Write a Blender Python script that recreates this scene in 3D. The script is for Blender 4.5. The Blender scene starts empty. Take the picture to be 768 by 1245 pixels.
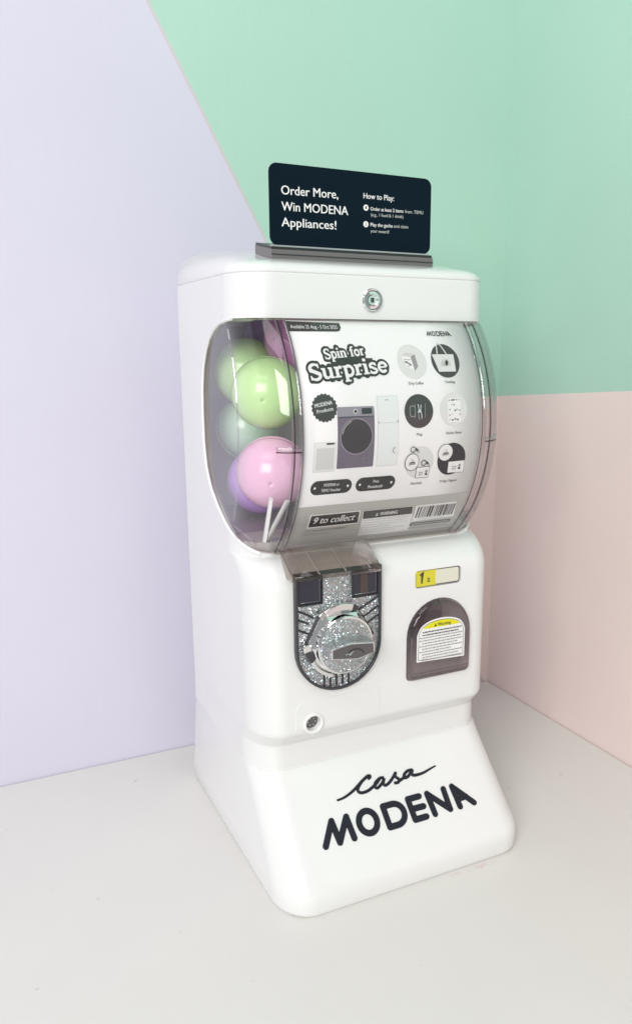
import bpy, bmesh, math, random
from mathutils import Vector, Matrix
random.seed(7)
rad = math.radians
scene = bpy.context.scene
col = scene.collection

# ------------------------------------------------------------------ camera
cam_d = bpy.data.cameras.new('camera')
cam = bpy.data.objects.new('camera', cam_d); col.objects.link(cam)
cam_d.sensor_fit = 'VERTICAL'; cam_d.sensor_height = 36.0
cam_d.lens = 979.02 / 1245 * 36.0
cam_d.shift_x = -42 / 1245; cam_d.shift_y = 29.5 / 1245
cam_d.clip_start = 0.02; cam_d.clip_end = 100
_r = Vector((0.89389, -0.44828, 0.0)); _u = Vector((0.101254, 0.201905, 0.974157)); _b = Vector((-0.436697, -0.870791, 0.225872))
cam.matrix_world = Matrix(((_r.x, _u.x, _b.x, -0.4108), (_r.y, _u.y, _b.y, -0.6575), (_r.z, _u.z, _b.z, 0.5703), (0, 0, 0, 1)))
scene.camera = cam

# ------------------------------------------------------------------ world, lamps, exposure
world = bpy.data.worlds.new('World'); scene.world = world; world.use_nodes = True
bg = world.node_tree.nodes['Background']
bg.inputs[0].default_value = (0.95, 0.97, 1.0, 1); bg.inputs[1].default_value = 0.36

def area(name, loc, target, sx, sy, power, colr):
    d = bpy.data.lights.new(name, 'AREA'); d.shape = 'RECTANGLE'; d.size = sx; d.size_y = sy
    d.energy = power; d.color = colr
    o = bpy.data.objects.new(name, d); col.objects.link(o); o.location = loc
    o.rotation_euler = (Vector(target) - Vector(loc)).to_track_quat('-Z', 'Y').to_euler()
    return o
area('window_light', (-2.0, -2.05, 1.55), (0, 0.1, 0.30), 1.7, 1.4, 77, (1.0, 0.985, 0.96))
area('ceiling_light', (-0.95, -0.75, 2.6), (0.2, 0.0, 0.2), 1.4, 1.2, 15, (1.0, 0.985, 0.96))

vs = scene.view_settings
vs.view_transform = 'Standard'; vs.look = 'None'; vs.exposure = 0.0; vs.gamma = 1.0
vs.use_curve_mapping = False
scene.render.engine = 'CYCLES'
scene.cycles.max_bounces = 14; scene.cycles.transparent_max_bounces = 24

# ------------------------------------------------------------------ materials
def s2l(c):
    return tuple(((v / 255) / 12.92 if v / 255 <= .04045 else ((v / 255 + .055) / 1.055) ** 2.4) for v in c) + (1,)

MATS = {}
def mat(name, rgb=(0.8, 0.8, 0.8), rough=0.4, metal=0.0, coat=0.0, bump=None, spec=0.5, var=0.0, lin=True):
    m = bpy.data.materials.new(name); m.use_nodes = True
    nt = m.node_tree; p = nt.nodes['Principled BSDF']
    c = tuple(rgb) + (1,) if lin else s2l(rgb)
    p.inputs['Base Color'].default_value = c
    p.inputs['Roughness'].default_value = rough; p.inputs['Metallic'].default_value = metal
    p.inputs['Coat Weight'].default_value = coat; p.inputs['Coat Roughness'].default_value = 0.06
    p.inputs['Specular IOR Level'].default_value = spec
    tc = nt.nodes.new('ShaderNodeTexCoord')
    if var:
        n = nt.nodes.new('ShaderNodeTexNoise'); n.inputs['Scale'].default_value = 9; n.inputs['Detail'].default_value = 6
        nt.links.new(tc.outputs['Object'], n.inputs['Vector'])
        mx = nt.nodes.new('ShaderNodeMix'); mx.data_type = 'RGBA'
        mx.inputs['A'].default_value = tuple(v * (1 - var) for v in c[:3]) + (1,); mx.inputs['B'].default_value = c
        nt.links.new(n.outputs['Fac'], mx.inputs['Factor']); nt.links.new(mx.outputs['Result'], p.inputs['Base Color'])
        mr = nt.nodes.new('ShaderNodeMapRange'); mr.inputs['To Min'].default_value = rough * .8; mr.inputs['To Max'].default_value = rough * 1.25
        nt.links.new(n.outputs['Fac'], mr.inputs['Value']); nt.links.new(mr.outputs['Result'], p.inputs['Roughness'])
    if bump:
        sc, st = bump
        n = nt.nodes.new('ShaderNodeTexNoise'); n.inputs['Scale'].default_value = sc; n.inputs['Detail'].default_value = 4
        nt.links.new(tc.outputs['Object'], n.inputs['Vector'])
        b = nt.nodes.new('ShaderNodeBump'); b.inputs['Strength'].default_value = st; b.inputs['Distance'].default_value = 0.001
        nt.links.new(n.outputs['Fac'], b.inputs['Height']); nt.links.new(b.outputs['Normal'], p.inputs['Normal'])
    MATS[name] = m
    return m

def clear(name, tint, rough=0.03, ior=1.35, gloss=1.0, slant=0.0):
    """thin clear plastic: tinted straight-through light plus Fresnel reflection"""
    m = bpy.data.materials.new(name); m.use_nodes = True
    nt = m.node_tree; nt.nodes.remove(nt.nodes['Principled BSDF'])
    out = nt.nodes['Material Output']
    t = nt.nodes.new('ShaderNodeBsdfTransparent'); t.inputs[0].default_value = tuple(tint) + (1,)
    # path through the sheet lengthens at a slant: tint ** (1 + k * facing^3)
    lz = nt.nodes.new('ShaderNodeLayerWeight'); lz.inputs['Blend'].default_value = 0.5
    p3 = nt.nodes.new('ShaderNodeMath'); p3.operation = 'POWER'; p3.inputs[1].default_value = 8.0; nt.links.new(lz.outputs['Facing'], p3.inputs[0])
    ta = nt.nodes.new('ShaderNodeMix'); ta.data_type = 'RGBA'; nt.links.new(p3.outputs[0], ta.inputs['Factor'])
    ta.inputs['A'].default_value = tuple(tint) + (1,); ta.inputs['B'].default_value = tuple(max(c - slant, .02) for c in tint) + (1,)
    nt.links.new(ta.outputs['Result'], t.inputs[0])
    g = nt.nodes.new('ShaderNodeBsdfGlossy'); g.inputs['Roughness'].default_value = rough
    g.inputs['Color'].default_value = (gloss, gloss, gloss, 1)
    lw = nt.nodes.new('ShaderNodeLayerWeight'); lw.inputs['Blend'].default_value = 0.5
    pw = nt.nodes.new('ShaderNodeMath'); pw.operation = 'POWER'; pw.inputs[1].default_value = 4.5; nt.links.new(lw.outputs['Facing'], pw.inputs[0])
    f0 = ((ior - 1) / (ior + 1)) ** 2
    fr = nt.nodes.new('ShaderNodeMath'); fr.operation = 'MULTIPLY_ADD'; fr.inputs[1].default_value = 1 - f0; fr.inputs[2].default_value = f0
    nt.links.new(pw.outputs[0], fr.inputs[0])
    mx = nt.nodes.new('ShaderNodeMixShader')
    nt.links.new(fr.outputs[0], mx.inputs[0]); nt.links.new(t.outputs[0], mx.inputs[1]); nt.links.new(g.outputs[0], mx.inputs[2])
    nt.links.new(mx.outputs[0], out.inputs['Surface'])
    MATS[name] = m
    return m

def glitter(name):
    m = bpy.data.materials.new(name); m.use_nodes = True
    nt = m.node_tree; p = nt.nodes['Principled BSDF']
    tc = nt.nodes.new('ShaderNodeTexCoord'); v = nt.nodes.new('ShaderNodeTexVoronoi'); v.inputs['Scale'].default_value = 1400
    nt.links.new(tc.outputs['Object'], v.inputs['Vector'])
    geo = nt.nodes.new('ShaderNodeNewGeometry')
    sub = nt.nodes.new('ShaderNodeVectorMath'); sub.operation = 'SUBTRACT'; sub.inputs[1].default_value = (.5, .5, .5)
    nt.links.new(v.outputs['Color'], sub.inputs[0])
    sc = nt.nodes.new('ShaderNodeVectorMath'); sc.operation = 'SCALE'; sc.inputs['Scale'].default_value = 1.15
    nt.links.new(sub.outputs[0], sc.inputs[0])
    ad = nt.nodes.new('ShaderNodeVectorMath'); ad.operation = 'ADD'
    nt.links.new(geo.outputs['Normal'], ad.inputs[0]); nt.links.new(sc.outputs[0], ad.inputs[1])
    no = nt.nodes.new('ShaderNodeVectorMath'); no.operation = 'NORMALIZE'; nt.links.new(ad.outputs[0], no.inputs[0])
    nt.links.new(no.outputs[0], p.inputs['Normal'])
    hs = nt.nodes.new('ShaderNodeMix'); hs.data_type = 'RGBA'; hs.inputs['Factor'].default_value = 0.16
    hs.inputs['A'].default_value = (.50, .52, .53, 1); nt.links.new(v.outputs['Color'], hs.inputs['B'])
    nt.links.new(hs.outputs['Result'], p.inputs['Base Color'])
    p.inputs['Metallic'].default_value = 0.85; p.inputs['Roughness'].default_value = 0.28
    MATS[name] = m

mat('white_plastic', (0.775, 0.78, 0.775), 0.20, coat=0.4, bump=(60, 0.015), var=0.03)
mat('white_rim', (0.80, 0.80, 0.795), 0.22, coat=0.2)
mat('tray_grey', (0.42, 0.385, 0.375), 0.35)
mat('chute_mauve', (0.30, 0.255, 0.265), 0.3)
mat('inner_plastic', (0.62, 0.59, 0.60), 0.45)
mat('smoke_floor', (0.33, 0.24, 0.31), 0.30)
mat('chrome', (0.82, 0.82, 0.82), 0.10, metal=1.0)
mat('steel', (0.55, 0.54, 0.52), 0.25, metal=1.0)
mat('dark_steel', (0.16, 0.155, 0.16), 0.32, metal=0.8)
mat('black_plastic', (0.022, 0.022, 0.026), 0.35)
mat('trim_grey', (0.06, 0.058, 0.065), 0.3, metal=0.35)
mat('window_navy', (0.012, 0.018, 0.04), 0.08, coat=0.5, var=0.5)
mat('bronze_window', (0.05, 0.035, 0.03), 0.15, coat=0.4)
mat('letter_navy', (0.012, 0.014, 0.024), 0.45, spec=0.3)
mat('sign_navy', (0.0022, 0.009, 0.018), 0.45, spec=0.10)
mat('sign_edge', (0.45, 0.46, 0.47), 0.3, metal=0.4)
mat('sign_pad', (0.15, 0.14, 0.14), 0.3)
mat('print_white', (0.82, 0.82, 0.82), 0.5, spec=0.2)
mat('print_cream', (0.78, 0.77, 0.66), 0.5, spec=0.2)
mat('print_black', (0.022, 0.022, 0.022), 0.5, spec=0.2)
mat('print_navy', (0.008, 0.011, 0.020), 0.5, spec=0.2)
mat('print_charcoal', (0.045, 0.043, 0.043), 0.5, spec=0.2)
mat('print_grey', (0.47, 0.465, 0.44), 0.5, spec=0.2)
mat('print_pale', (0.70, 0.705, 0.695), 0.5, spec=0.2)
mat('print_light', (0.60, 0.61, 0.60), 0.5, spec=0.2)
mat('print_mid', (0.30, 0.29, 0.29), 0.5, spec=0.2)
mat('print_purple', (0.145, 0.128, 0.172), 0.5, spec=0.2)
mat('print_purple_light', (0.29, 0.27, 0.32), 0.5, spec=0.2)
mat('print_door', (0.028, 0.032, 0.040), 0.4, spec=0.2)
mat('print_ice', (0.76, 0.80, 0.795), 0.5, spec=0.2)
mat('print_beige', (0.62, 0.59, 0.57), 0.5, spec=0.2)
mat('print_yellow', (0.72, 0.67, 0.02), 0.45, spec=0.2)
mat('poster_paper', (0.93, 0.93, 0.93), 0.5)
mat('capsule_green', (0.60, 0.89, 0.42), 0.25, coat=0.3)
mat('capsule_mint', (0.62, 0.87, 0.66), 0.25, coat=0.3)
mat('capsule_pink', (0.87, 0.54, 0.73), 0.25, coat=0.3)
mat('capsule_purple', (0.62, 0.38, 0.88), 0.25, coat=0.3)
mat('capsule_plum', (0.58, 0.22, 0.50), 0.25, coat=0.3)
mat('table_laminate', (0.735, 0.722, 0.695), 0.42, var=0.05, bump=(220, 0.04))
mat('table_stain', (0.60, 0.42, 0.38), 0.5)
def table_marks():
    """faint pinkish smear by the plinth and a few specks in the laminate"""
    nt = MATS['table_laminate'].node_tree; p = nt.nodes['Principled BSDF']; N = nt.nodes.new; L = nt.links.new
    src = p.inputs['Base Color'].links[0].from_socket
    geo = N('ShaderNodeNewGeometry')
    def mask(centre, scale, lo, hi, nscale):
        v = N('ShaderNodeVectorMath'); v.operation = 'SUBTRACT'; v.inputs[1].default_value = centre; L(geo.outputs['Position'], v.inputs[0])
        q = N('ShaderNodeVectorMath'); q.operation = 'MULTIPLY'; q.inputs[1].default_value = scale; L(v.outputs[0], q.inputs[0])
        d = N('ShaderNodeVectorMath'); d.operation = 'LENGTH'; L(q.outputs[0], d.inputs[0])
        n = N('ShaderNodeTexNoise'); n.inputs['Scale'].default_value = nscale; n.inputs['Detail'].default_value = 5; L(geo.outputs['Position'], n.inputs['Vector'])
        a = N('ShaderNodeMath'); a.operation = 'SUBTRACT'; L(n.outputs['Fac'], a.inputs[0]); L(d.outputs['Value'], a.inputs[1])
        r = N('ShaderNodeMapRange'); r.inputs['From Min'].default_value = lo; r.inputs['From Max'].default_value = hi; L(a.outputs[0], r.inputs['Value'])
        return r.outputs[0]
    def over(base, m, c):
        x = N('ShaderNodeMix'); x.data_type = 'RGBA'; x.inputs['B'].default_value = c; L(m, x.inputs['Factor']); L(base, x.inputs['A']); return x.outputs['Result']
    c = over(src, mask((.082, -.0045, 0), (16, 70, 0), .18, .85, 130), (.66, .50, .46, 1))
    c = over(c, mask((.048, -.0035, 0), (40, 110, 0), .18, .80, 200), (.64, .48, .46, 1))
    n = N('ShaderNodeTexNoise'); n.inputs['Scale'].default_value = 55; n.inputs['Detail'].default_value = 2; L(geo.outputs['Position'], n.inputs['Vector'])
    r = N('ShaderNodeMapRange'); r.inputs['From Min'].default_value = .735; r.inputs['From Max'].default_value = .80; r.inputs['To Max'].default_value = .5; L(n.outputs['Fac'], r.inputs['Value'])
    c = over(c, r.outputs[0], (.42, .39, .34, 1))
    L(c, p.inputs['Base Color'])
table_marks()
def paper():
    nt = MATS['poster_paper'].node_tree; p = nt.nodes['Principled BSDF']; out = nt.nodes['Material Output']
    tr = nt.nodes.new('ShaderNodeBsdfTranslucent'); tr.inputs[0].default_value = (.9, .9, .9, 1)
    mx = nt.nodes.new('ShaderNodeMixShader'); mx.inputs[0].default_value = .08
    nt.links.new(p.outputs[0], mx.inputs[1]); nt.links.new(tr.outputs[0], mx.inputs[2]); nt.links.new(mx.outputs[0], out.inputs['Surface'])
paper()
clear('clear_cover', (0.985, 0.981, 0.982), ior=1.4, slant=0.9)
clear('clear_edge', (0.90, 0.89, 0.90), ior=2.1)
clear('dark_rail', (0.42, 0.38, 0.39), ior=1.6)
clear('clear_rail', (0.80, 0.76, 0.76), ior=1.6)
clear('clear_smoke', (0.75, 0.71, 0.69), ior=1.45)
clear('smoke_door', (0.80, 0.765, 0.775), ior=1.55, slant=0.5)
clear('smoke_rail', (0.80, 0.78, 0.75), ior=1.45)
glitter('glitter_silver')

# ------------------------------------------------------------------ mesh helpers
def link(name, me, parent=None):
    o = bpy.data.objects.new(name, me); col.objects.link(o)
    if parent is not None: o.parent = parent
    return o

def mesh(name, verts, faces, mats, parent=None, smooth=None, midx=None):
    me = bpy.data.meshes.new(name); me.from_pydata([tuple(v) for v in verts], [], faces); me.update()
    bm = bmesh.new(); bm.from_mesh(me)
    if smooth is not None: bmesh.ops.recalc_face_normals(bm, faces=bm.faces)
    bm.to_mesh(me); bm.free()
    for m in ([mats] if isinstance(mats, str) else mats): me.materials.append(MATS[m])
    if midx:
        for p, i in zip(me.polygons, midx): p.material_index = i
    if smooth is not None: soften(me, smooth)
    return link(name, me, parent)

def soften(me, ang):
    for p in me.polygons: p.use_smooth = True
    me.set_sharp_from_angle(angle=rad(ang))

def empty(name, loc, label, cat, group=None):
    o = bpy.data.objects.new(name, None); col.objects.link(o); o.location = loc
    o.empty_display_size = 0.03
    tag(o, label, cat, group); return o
def tag(o, label, cat, group=None):
    o['label'] = label; o['category'] = cat
    if group: o['group'] = group

def section(w, yf, yb, rx, ry, rb, nf=9, nb=5, ns=5):
    """closed horizontal outline, counter-clockwise from above, elliptical front corners"""
    pts = []
    for i in range(nf):                                   # front-left: side -> front
        a = math.pi + (math.pi / 2) * i / (nf - 1)
        pts.append((-w + rx + rx * math.cos(a), yf + ry + ry * math.sin(a)))
    for i in range(1, ns): pts.append((-w + rx + (2 * w - 2 * rx) * i / ns, yf))
    for i in range(nf):
        a = 1.5 * math.pi + (math.pi / 2) * i / (nf - 1)
        pts.append((w - rx + rx * math.cos(a), yf + ry + ry * math.sin(a)))
    for i in range(nb):
        a = (math.pi / 2) * i / (nb - 1)
        pts.append((w - rb + rb * math.cos(a), yb - rb + rb * math.sin(a)))
    for i in range(nb):
        a = math.pi / 2 + (math.pi / 2) * i / (nb - 1)
        pts.append((-w + rb + rb * math.cos(a), yb - rb + rb * math.sin(a)))
    return pts

def loft(name, rows, m, parent, smooth=35, caps=True):
    n = len(rows[0]); v = [p for r in rows for p in r]; f = []
    for i in range(len(rows) - 1):
        for j in range(n):
            k = (j + 1) % n
            f.append((i * n + j, i * n + k, (i + 1) * n + k, (i + 1) * n + j))
    if caps:
        f.append(tuple(reversed(range(n)))); f.append(tuple(range((len(rows) - 1) * n, len(rows) * n)))
    return mesh(name, v, f, m, parent, smooth)

def grid(name, rows, m, parent, smooth=40, thick=0.0):
    n = len(rows[0]); v = [p for r in rows for p in r]; f = []
    for i in range(len(rows) - 1):
        for j in range(n - 1):
            f.append((i * n + j, i * n + j + 1, (i + 1) * n + j + 1, (i + 1) * n + j))
    o = mesh(name, v, f, m, parent, smooth)
    if thick:
        md = o.modifiers.new('thickness', 'SOLIDIFY'); md.thickness = thick; md.offset = 0
    return o

def tube_data(pts, r, seg=8, closed=False, flat=1.0, up=None, sq=1.0):
    pts = [Vector(p) for p in pts]; n = len(pts); v = []; f = []
    rr = r if isinstance(r, (list, tuple)) else [r] * n
    last = None
    for i, p in enumerate(pts):
        a = pts[(i - 1) % n] if (closed or i > 0) else p
        b = pts[(i + 1) % n] if (closed or i < n - 1) else p
        t = (b - a).normalized()
        if up is not None:
            nrm = Vector(up)
        else:
            if last is None:
                h = Vector((0, 0, 1)) if abs(t.z) < .9 else Vector((1, 0, 0)); nrm = (h - t * h.dot(t)).normalized()
            else: nrm = (last - t * last.dot(t)).normalized()
            last = nrm
        bi = t.cross(nrm).normalized()
        for k in range(seg):
            an = 2 * math.pi * k / seg
            sn = math.sin(an); sn = math.copysign(abs(sn) ** sq, sn)
            v.append(p + bi * math.cos(an) * rr[i] + nrm * sn * rr[i] * flat)
    m = n if closed else n - 1
    for i in range(m):
        for k in range(seg):
            a = i * seg + k; b = i * seg + (k + 1) % seg; j = (i + 1) % n
            f.append((a, b, j * seg + (k + 1) % seg, j * seg + k))
    if not closed:
        f.append(tuple(reversed(range(seg)))); f.append(tuple(range((n - 1) * seg, n * seg)))
    return v, f
def tube(name, pts, r, m, parent=None, seg=8, closed=False, flat=1.0, up=None):
    v, f = tube_data(pts, r, seg, closed, flat, up); return mesh(name, v, f, m, parent, 50)

def capsule_stroke(pts, r, up, flat):
    """rounded raised stroke: ball-ended flattened tube, straight pieces each its own hull"""
    V = []; F = []
    up = Vector(up)
    pts = [Vector(p) for p in pts]
    for a, b in zip(pts[:-1], pts[1:]):
        t = (b - a).normalized(); P = []; Rr = []
        for q in (0, .25, .5, .75, 1.0):
            P.append(a - t * r * (1 - q) ** 1.0 * 1.0); Rr.append(r * math.sqrt(max(1 - (1 - q) ** 2, .004)))
        for q in (1.0, .75, .5, .25, 0):
            P.append(b + t * r * (1 - q)); Rr.append(r * math.sqrt(max(1 - (1 - q) ** 2, .004)))
        P2 = [P[0]]; R2 = [Rr[0]]
        for p, q in zip(P[1:], Rr[1:]):
            if (p - P2[-1]).length > 1e-7: P2.append(p); R2.append(q)
        v = []; seg = 10
        bi = t.cross(up).normalized()
        for p, q in zip(P2, R2):
            for k in range(seg):
                an = 2 * math.pi * k / seg
                s = math.sin(an); s = math.copysign(abs(s) ** .5, s)
                v.append(p + bi * math.cos(an) * q + up * s * flat * min(1, .5 + q / r * .5))
        n = len(P2); f = []
        for i in range(n - 1):
            for k in range(seg): f.append((i * seg + k, i * seg + (k + 1) % seg, (i + 1) * seg + (k + 1) % seg, (i + 1) * seg + k))
        f.append(tuple(reversed(range(seg)))); f.append(tuple(range((n - 1) * seg, n * seg)))
        o = len(V); V += v; F += [tuple(i + o for i in q) for q in f]
    return V, F

def extr(name, pts, y0, y1, m, parent, bevel=0.0, smooth=30, seg=2):
    """outline in x,z pushed from y0 (back) to y1 (front, smaller y)"""
    n = len(pts)
    v = [(x, y0, z) for x, z in pts] + [(x, y1, z) for x, z in pts]
    f = [tuple(range(n)), tuple(reversed(range(n, 2 * n)))] + [(i, i + n, (i + 1) % n + n, (i + 1) % n) for i in range(n)]
    o = mesh(name, v, f, m, parent, smooth)
    if bevel:
        b = o.modifiers.new('edge', 'BEVEL'); b.width = bevel; b.segments = seg; b.limit_method = 'ANGLE'; b.angle_limit = rad(35)
        b.harden_normals = False
    return o

def rrect(x0, x1, z0, z1, r, n=5):
    p = []
    for cx, cz, a0 in ((x1 - r, z1 - r, 0), (x0 + r, z1 - r, 90), (x0 + r, z0 + r, 180), (x1 - r, z0 + r, 270)):
        for i in range(n):
            a = rad(a0 + 90 * i / (n - 1)); p.append((cx + r * math.cos(a), cz + r * math.sin(a)))
    return p
def circ(cx, cz, r, n=32, rz=None): return [(cx + r * math.cos(2 * math.pi * i / n), cz + (rz or r) * math.sin(2 * math.pi * i / n)) for i in range(n)]
def arch_up(x0, x1, z0, ztop, r0=0.006, n=16):
    """flat bottom, round head"""
    hw = (x1 - x0) / 2; cx = (x0 + x1) / 2; hz = min(hw, ztop - z0 - .01); p = []
    for i in range(n + 1):
        a = math.pi * i / n; p.append((cx + hw * math.cos(a), ztop - hz + hz * math.sin(a)))
    for i in range(4):
        a = math.pi + math.pi / 2 * i / 3; p.append((x0 + r0 + r0 * math.cos(a), z0 + r0 + r0 * math.sin(a)))
    for i in range(4):
        a = 1.5 * math.pi + math.pi / 2 * i / 3; p.append((x1 - r0 + r0 * math.cos(a), z0 + r0 + r0 * math.sin(a)))
    return p
def arch_down(x0, x1, zb, zt, n=20):
    hw = (x1 - x0) / 2; cx = (x0 + x1) / 2
    p = [(x1, zt), (x0, zt)]
    for i in range(n + 1):
        a = math.pi + math.pi * i / n; p.append((cx + hw * math.cos(a), zb + hw + hw * math.sin(a)))
    return p
def ringx(name, outer, inner, y0, y1, m, parent, smooth=30, bevel=0):
    n = len(outer); v = []
    for y in (y0, y1):
        v += [(x, y, z) for x, z in outer]; v += [(x, y, z) for x, z in inner]
    f = []
    for i in range(n):
        k = (i + 1) % n
        f += [(i, k, n + k, n + i), (2 * n + i, 3 * n + i, 3 * n + k, 2 * n + k), (i, 2 * n + i, 2 * n + k, k), (n + i, n + k, 3 * n + k, 3 * n + i)]
    o = mesh(name, v, f, m, parent, smooth)
    if bevel:
        b = o.modifiers.new('edge', 'BEVEL'); b.width = bevel; b.segments = 2; b.limit_method = 'ANGLE'; b.angle_limit = rad(40)
    return o
def lathe(name, prof, cx, cz, m, parent, n=32):
    """prof: list of (radius, y) turned about the y axis through (cx, cz)"""
    v = []; f = []
    for r, y in prof:
        for i in range(n):
            a = 2 * math.pi * i / n; v.append((cx + r * math.cos(a), y, cz + r * math.sin(a)))
    for i in range(len(prof) - 1):
        for j in range(n):
            k = (j + 1) % n; f.append((i * n + j, i * n + k, (i + 1) * n + k, (i + 1) * n + j))
    f.append(tuple(range(n))); f.append(tuple(range((len(prof) - 1) * n, len(prof) * n)))
    return mesh(name, v, f, m, parent, 30)

# ---- print: flat shapes and lettering laid on a surface
_txt = {}
def text2d(s):
    if s in _txt: return _txt[s]
    out = []
    for off in (0,):
        c = bpy.data.curves.new('t', 'FONT'); c.body = s; c.size = 1.0; c.resolution_u = 3
        o = bpy.data.objects.new('t', c); col.objects.link(o)
    _txt[s] = c
    return c
def text_geo(s, bold):
    key = (s, bold)
    if key in _txt: return _txt[key]
    c = bpy.data.curves.new('lettering', 'FONT'); c.body = s; c.size = 1.0; c.resolution_u = 3; c.offset = bold
    o = bpy.data.objects.new('lettering', c); col.objects.link(o)
    bpy.context.view_layer.update()
    me = bpy.data.meshes.new_from_object(o.evaluated_get(bpy.context.evaluated_depsgraph_get()))
    v = [(p.co.x, p.co.y) for p in me.vertices]; f = [tuple(q.vertices) for q in me.polygons]
    bpy.data.objects.remove(o); bpy.data.curves.remove(c); bpy.data.meshes.remove(me)
    _txt[key] = (v, f); return v, f

CAPH = max(b for a, b in text_geo('H', 0.0)[0])
print('caph', CAPH)
class Print:
    """collects coloured flat shapes in u,v and lays them on surf(u, v, lift)"""
    def __init__(self, surf, cut=0.0): self.surf = surf; self.cut = cut; self.V = []; self.F = []; self.M = []; self.mats = []; self.n = 0
    def _m(self, m):
        if m not in self.mats: self.mats.append(m)
        return self.mats.index(m)
    def tris(self, v2, f2, m, lift):
        if self.cut and max(b for a, b in v2) - min(b for a, b in v2) > .0075:
            bm = bmesh.new(); vs_ = [bm.verts.new((a, b, 0)) for a, b in v2]
            for f in f2:
                try: bm.faces.new([vs_[i] for i in f])
                except ValueError: pass
            lo = min(b for a, b in v2); hi = max(b for a, b in v2); z = math.ceil(lo / self.cut) * self.cut
            while z < hi:
                bmesh.ops.bisect_plane(bm, geom=bm.verts[:] + bm.edges[:] + bm.faces[:], plane_co=(0, z, 0), plane_no=(0, 1, 0)); z += self.cut
            bm.verts.index_update()
            v2 = [(q.co.x, q.co.y) for q in bm.verts]; f2 = [tuple(q.index for q in f.verts) for f in bm.faces]; bm.free()
        o = len(self.V); i = self._m(m)
        self.V += [self.surf(a, b, lift) for a, b in v2]; self.F += [tuple(k + o for k in f) for f in f2]; self.M += [i] * len(f2)
    def poly(self, pts, m, layer=1):
        self.tris(list(pts), [tuple(range(len(pts)))], m, self._l(layer))
    def _l(self, layer):
        self.n += 1
        return layer * 0.00022 + self.n * 0.0000012
    def ring(self, outer, inner, m, layer=1):
        n = len(outer); self.tris(list(outer) + list(inner), [(i, (i + 1) % n, n + (i + 1) % n, n + i) for i in range(n)], m, self._l(layer))
    def stroke(self, pts, w, m, layer=1):
        """mitred ribbon; w may be a list"""
        n = len(pts); ww = w if isinstance(w, (list, tuple)) else [w] * n; L = []; R_ = []
        for i in range(n):
            a = pts[max(i - 1, 0)]; b = pts[min(i + 1, n - 1)]
            dx, dy = b[0] - a[0], b[1] - a[1]; d = math.hypot(dx, dy) or 1
            k = 1.0
            if 0 < i < n - 1:
                e = (pts[i][0] - a[0], pts[i][1] - a[1]); el = math.hypot(*e) or 1
                c = abs((e[0] * dx + e[1] * dy) / (el * d)); k = 1 / max(c, .45)
            nx, ny = -dy / d * ww[i] / 2 * k, dx / d * ww[i] / 2 * k
            L.append((pts[i][0] + nx, pts[i][1] + ny)); R_.append((pts[i][0] - nx, pts[i][1] - ny))
        self.tris(L + R_, [(i, i + 1, n + i + 1, n + i) for i in range(n - 1)], m, self._l(layer))
    def dot(self, x, z, r, m, layer=1, n=12): self.poly(circ(x, z, r, n), m, layer)
    def text(self, s, p0, p1, cap, m, layer=2, bold=0.0, slant=0.0):
        """baseline from p0 to p1, capital height cap"""
        if bold:
            for d in (-bold, bold): self.text(s, (p0[0] + d * cap * .9, p0[1]), (p1[0] + d * cap * .9, p1[1]), cap, m, layer, 0.0, slant)
        v, f = text_geo(s, 0.0)
        x0 = min(a for a, b in v); x1 = max(a for a, b in v); w = x1 - x0
        L = math.hypot(p1[0] - p0[0], p1[1] - p0[1]); c, s_ = (p1[0] - p0[0]) / L, (p1[1] - p0[1]) / L
        kx = L / w; ky = cap / CAPH
        q = []
        for a, b in v:
            X = (a - x0) * kx + slant * b * ky; Y = b * ky
            q.append((p0[0] + X * c - Y * s_, p0[1] + X * s_ + Y * c))
        self.tris(q, f, m, self._l(layer))
    def lines(self, x0, x1, z0, dz, n, h, m, layer=2, seed=1, slant=0.0, words=True):
        """illegible small print: rows of word-length dashes"""
        rnd = random.Random(seed)
        for i in range(n):
            z = z0 - i * dz; x = x0; end = x1 - (rnd.random() * .35 * (x1 - x0) if i % 2 else 0)
            while x < end - .0006:
                wl = min(rnd.uniform(.0015, .0048), end - x)
                self.poly([(x, z), (x + wl, z + slant * wl), (x + wl, z + h), (x, z + h)], m, layer); x += wl + .0007
    def build(self, name, parent, label=None):
        o = mesh(name, self.V, self.F, self.mats, parent, None, self.M)
        if label: o['label'] = label
        return o

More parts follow.
